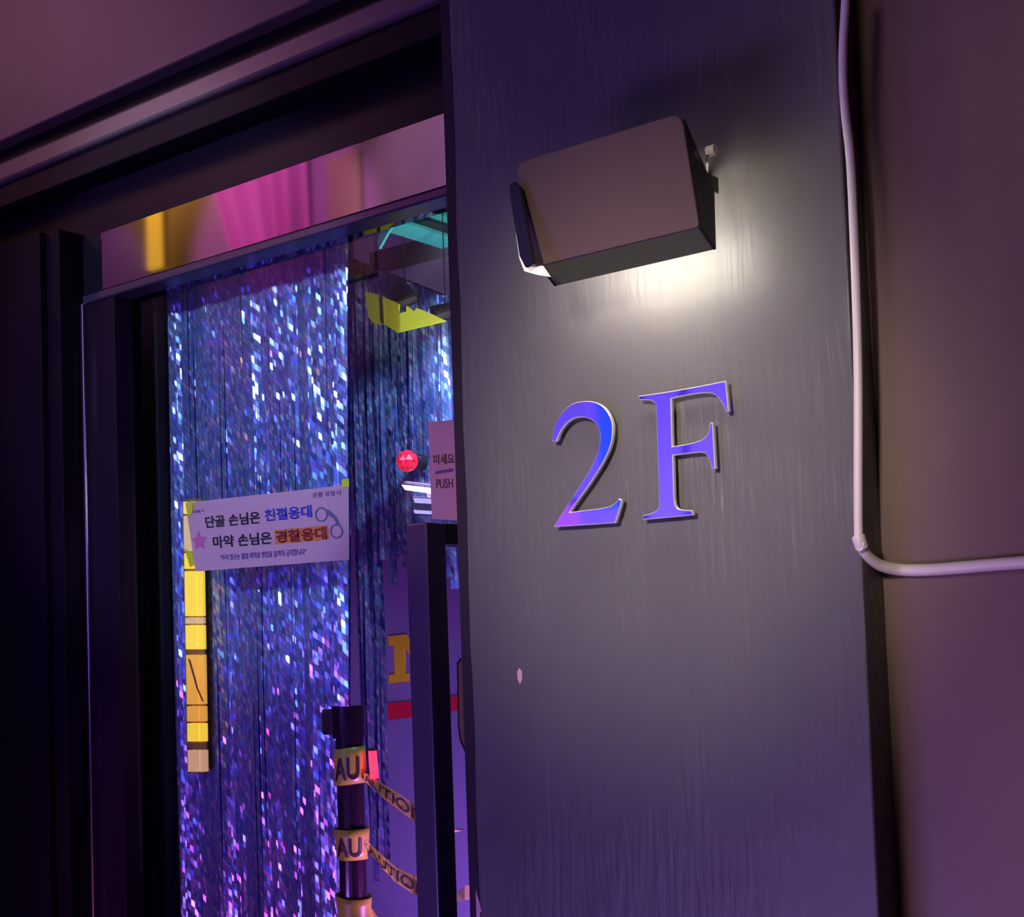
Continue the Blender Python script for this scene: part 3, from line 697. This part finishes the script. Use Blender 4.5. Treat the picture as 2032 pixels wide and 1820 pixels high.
# yellow banner with a notched upper edge
yb = 0.46
ban = [(724, 578), (748, 584), (757, 588), (786, 600), (791, 604), (792, 622), (806, 618), (806, 606), (812, 610), (822, 618), (826, 611), (850, 620), (885, 637), (852, 645), (822, 652), (788, 660), (765, 645), (742, 642), (731, 630)]
bm = B(); prism(bm, [at(x, y, yb) for x, y in ban], (0, 0.003, 0)); bnr = thing('yellow_banner', 'bright yellow pennant hanging under the dark ceiling', 'banner', at(788, 660, yb)); obj('cloth', bm, M['banner'], bnr)
bm = B(); c = at(757, 588, yb - 0.002); d = at(760, 644, yb - 0.002); prism(bm, [c, c + Vector((0.003, 0, 0)), d + Vector((0.003, 0, 0)), d], (0, 0.0015, 0)); obj('seam', bm, M['brass'], bnr)
# small black fittings on stems, standing in for dark blobs under the ceiling
for (x, y, r_, lab) in ((692, 552, 0.016, 'small black spotlight at the gap between both foil curtains'), (800, 597, 0.017, 'small black spotlight over the middle of the yellow pennant'), (880, 622, 0.018, 'small black spotlight by the pennant tip beside the pillar')):
    c = at(x, y, 0.50); sp_ = thing('ceiling_fitting', lab, 'fitting', c, 'black fittings by the pennant')
    bm = B(); cyl(bm, c + Vector((0.012, 0.02, 0.010)), c + Vector((-0.014, -0.012, -0.004)), r_ * 0.8, 18, r_); obj('can', bm, M['blackmatte'], sp_)
    bm = B(); cyl(bm, c + Vector((0.0, 0.006, 0.008)), (c.x, c.y + 0.006, 2.78), 0.0011, 6); obj('stem', bm, M['blackmatte'], sp_)
# red reflection on the foil, built as a glowing faceted globe
c = at(808, 915, 0.47)
rl = thing('red_lamp', 'round red glow standing in for a reflection on the foil, left of the push notice', 'lamp', c)
bm = B(); bmesh.ops.create_icosphere(bm, subdivisions=2, radius=0.021, matrix=Matrix.Translation(c)); obj('globe', bm, M['red_facet'], rl)
bm = B(); cyl(bm, c + Vector((0, 0.015, 0)), c + Vector((0, 0.04, 0)), 0.016, 14); obj('glow_backing', bm, M['blackmatte'], rl)
# white tube lamp with shelf of light below
c = at(792, 958, 0.48); d = at(905, 980, 0.48)
wl = thing('tube_lamp', 'overexposed pinkish white tube lamp just left of the push notice', 'lamp', c)
bm = B(); prism(bm, [at(796, 962, 0.48), at(905, 975, 0.48), at(905, 985, 0.48), at(830, 976, 0.48), at(803, 972, 0.48)], (0, 0.02, 0), 0.001); obj('tube', bm, M['white_lit'], wl)
bm = B(); prism(bm, [at(790, 953, 0.475), at(905, 967, 0.475), at(905, 972, 0.475), at(792, 959, 0.475)], (0, 0.03, 0), 0.001); obj('tube_housing', bm, M['paper2'], wl)
sc_ = thing('glowing_ledge', 'small lilac glowing screen under the white tube lamp', 'ledge', at(818, 1020, 0.482))
bm = B(); prism(bm, [at(818, 985, 0.482), at(905, 990, 0.482), at(905, 1026, 0.482), at(826, 1022, 0.482)], (0, 0.012, 0), 0.001); obj('casing', bm, M['handle'], sc_)  # shelf whose bluish bars are given emission
for a, b_ in ((988, 998), (1012, 1019)):
    bm = B(); prism(bm, [at(820, a, 0.4815), at(904, a + 5, 0.4815), at(904, b_ + 5, 0.4815), at(823, b_, 0.4815)], (0, 0.001, 0)); obj('ledge_light', bm, M['lilac_lit'], sc_)
# yellow letter, yellow edge strip and red band on the back wall
yw = YB - 0.004
nn = [(770, 1263), (806, 1259), (850, 1330), (850, 1278), (838, 1279), (838, 1256), (882, 1252), (882, 1274), (870, 1276), (872, 1352), (850, 1354), (802, 1284), (803, 1337), (810, 1336), (811, 1352), (771, 1357), (771, 1340), (783, 1338), (781, 1281), (771, 1282)]
bm = B(); prism(bm, [at(x, y, yw) for x, y in nn], (0, 0.004, 0)); tag(obj('letter_decal', bm, M['yellow']), 'yellow slab-serif capital N on the violet back wall, half behind the handle', 'sign')
bm = B(); prism(bm, [at(x, y, yw) for x, y in ((722, 1400), (812, 1392), (950, 1376), (950, 1402), (812, 1424), (724, 1434))], (0, 0.004, 0)); tag(obj('red_band', bm, M['red']), 'horizontal red vinyl band on the violet back wall above the post', 'band')
# red upright light by the post
c = at(739, 1490, 0.30); d = at(743, 1545, 0.30)
rt = thing('red_tube', 'short upright red light just behind the caution tape knot', 'lamp', d)
bm = B(); cyl(bm, d, c, 0.0075, 12); obj('tube', bm, M['red_lit'], rt)
bm = B(); box(bm, (pz.x + 0.024, 0.294, d.z + 0.004), (d.x + 0.002, 0.304, d.z + 0.012)); obj('holder', bm, M['blackmatte'], rt)
bm = B(); cyl(bm, c, c + Vector((0, 0, 0.004)), 0.0075, 12); obj('end_cap', bm, M['blackmatte'], rt)
# lock plate on the glass beside the pillar
lp = [(909, 1318), (915, 1310), (934, 1306), (936, 1500), (926, 1492), (915, 1468), (911, 1440)]
bm = B(); prism(bm, [at(x, y, YG - 0.0105) for x, y in lp], (0, 0.010, 0), 0.0015, 2); lk = thing('lock_plate', 'slim rounded tan lock plate on the glass at the pillar edge', 'lock', at(920, 1500, YG - 0.006)); obj('plate', bm, M['brass'], lk)
bm = B(); prism(bm, [at(x - 2.5, y + (3 if y > 1400 else -3), YG - 0.003) for x, y in lp], (0, 0.0025, 0)); obj('gasket', bm, M['blackmatte'], lk)
# chip of pink paint at the foot of the pillar edge, one on its face
bm = B(); prism(bm, [at(x, y, -0.0012) for x, y in ((944, 1765), (948, 1780), (956, 1808), (952, 1812), (955, 1840), (946, 1840))], (0, 0.0022, 0)); tag(obj('paint_chip', bm, M['paper2']), 'torn pink flake at the foot of the pillar left edge', 'flake')
bm = B(); prism(bm, [at(x, y, -0.0004) for x, y in ((1030, 1326), (1035, 1332), (1036, 1346), (1032, 1358), (1027, 1348), (1026, 1334))], (0, 0.0008, 0)); tag(obj('paint_chip', bm, M['paper2']), 'small oval pinkish chip on the pillar face below the numeral', 'flake')

# ================================================================ the far side of the corridor (seen in the steel header, the glass and the figures)
YO = -2.3
for xa_, xb_, za_, zb_, col_, lab in ((-1.30, -1.17, 1.95, 2.6, (0.05, 0.35, 1.0), 'blue board added to tint the mirror figures'), (-1.16, -1.13, 1.7, 2.6, (0.05, 0.04, 0.12), 'dark slat added beside the blue board to band the reflections'), (-0.99, -0.97, 1.7, 2.6, (0.08, 0.06, 0.2), 'dark slat added clear of the blue board to band the reflections'), (-1.75, -1.40, 1.5, 1.98, (0.9, 0.35, 0.8), 'pink low board added to tint the mirror numeral')):  # unseen boards added for coloured bands reflected in the figures
    bm = B(); box(bm, (xa_, YO - 0.01, za_), (xb_, YO + 0.02, zb_), 0.002); tag(obj('reflection_board', bm, mat('board_paint', col_, 0.5)), lab, 'board')
dr = thing('pink_drape', 'pink gathered drape on the opposite wall', 'drape', (-3.3, YO + 0.06, 3.0))
bm = bmesh.new(); rows = []
for i in range(13):
    s = i / 12; row = []
    wl_ = -3.72 + 0.30 * s; wr_ = -3.05 + 0.0 * s
    for k in range(61):
        q_ = k / 60; x = wl_ + (wr_ - wl_) * q_
        row.append(bm.verts.new((x, YO + 0.05 + 0.045 * math.sin(q_ * 30 + 1.2 * math.sin(q_ * 9)) * (0.5 + 0.5 * s), 3.85 - 0.75 * s)))
    rows.append(row)
for a, b_ in zip(rows, rows[1:]):
    for k in range(60): bm.faces.new((a[k], a[k + 1], b_[k + 1], b_[k]))
obj('cloth', bm, M['drape'], dr, True)
bm = B(); cyl(bm, (-3.7, YO + 0.05, 3.86), (-3.0, YO + 0.05, 3.86), 0.012, 12); obj('rod', bm, M['blackmatte'], dr)
bm = B(); box(bm, (-2.94, YO, 3.1), (-2.74, YO + 0.02, 3.62), 0.003); tag(obj('tan_board', bm, M['tan']), 'tan board on the opposite wall', 'board')
yt = thing('yellow_tube', 'upright yellow tube lamp high on the opposite wall', 'lamp', (-4.08, YO, 3.36))
bm = B(); box(bm, (-4.13, YO + 0.03, 3.36), (-4.03, YO + 0.06, 3.9), 0.01); obj('tube', bm, M['tube_hi'], yt)
bm = B(); box(bm, (-4.12, YO, 3.38), (-4.04, YO + 0.03, 3.85)); obj('fixture', bm, M['blackmatte'], yt)
lc = thing('light_column', 'slim upright yellow backlit column in segments behind the notice, left of the curtain', 'lamp', at(387, 1532, 0.306))
def colx(y): return 363 + (y - 1000) * 0.018
YL = 0.306
bm = B(); prism(bm, [at(colx(992) - 1, 992, YL + 0.006), at(colx(992) + 37, 989, YL + 0.006), at(colx(1536) + 37, 1533, YL + 0.006), at(colx(1536) - 1, 1536, YL + 0.006)], (0, 0.004, 0)); obj('backing', bm, M['brass'], lc)
for a, b_, mm in ((996, 1020, 'pane_y'), (1024, 1094, 'pane_p'), (1098, 1129, 'pane_y'), (1134, 1223, 'pane_y'), (1226, 1238, 'pane_p'), (1241, 1289, 'pane_y'), (1300, 1398, 'pane_o'), (1402, 1432, 'pane_o'), (1436, 1472, 'pane_y'), (1489, 1532, 'pane_p')):
    for k in range(3):
        xa_, xb_ = 12.3 * k + 0.4, 12.3 * (k + 1) - 0.4
        q = [at(colx(a) + xa_, a, YL), at(colx(a) + xb_, a - 0.6, YL), at(colx(b_) + xb_, b_ - 0.6, YL), at(colx(b_) + xa_, b_, YL)]
        bm = B(); prism(bm, [p + Vector((0, -0.0015 * (k == 1), 0)) for p in q], (0, 0.006, 0)); obj('lit_pane', bm, M[mm], lc)
for q in ([(1306, 4), (1310, 9), (1368, 24), (1392, 34), (1392, 31), (1366, 20)],):
    bm = B(); prism(bm, [at(colx(y) + x, y, YL - 0.0028) for y, x in q], (0, 0.0008, 0)); obj('cable_tie', bm, M['brass'], lc)
print('script done')
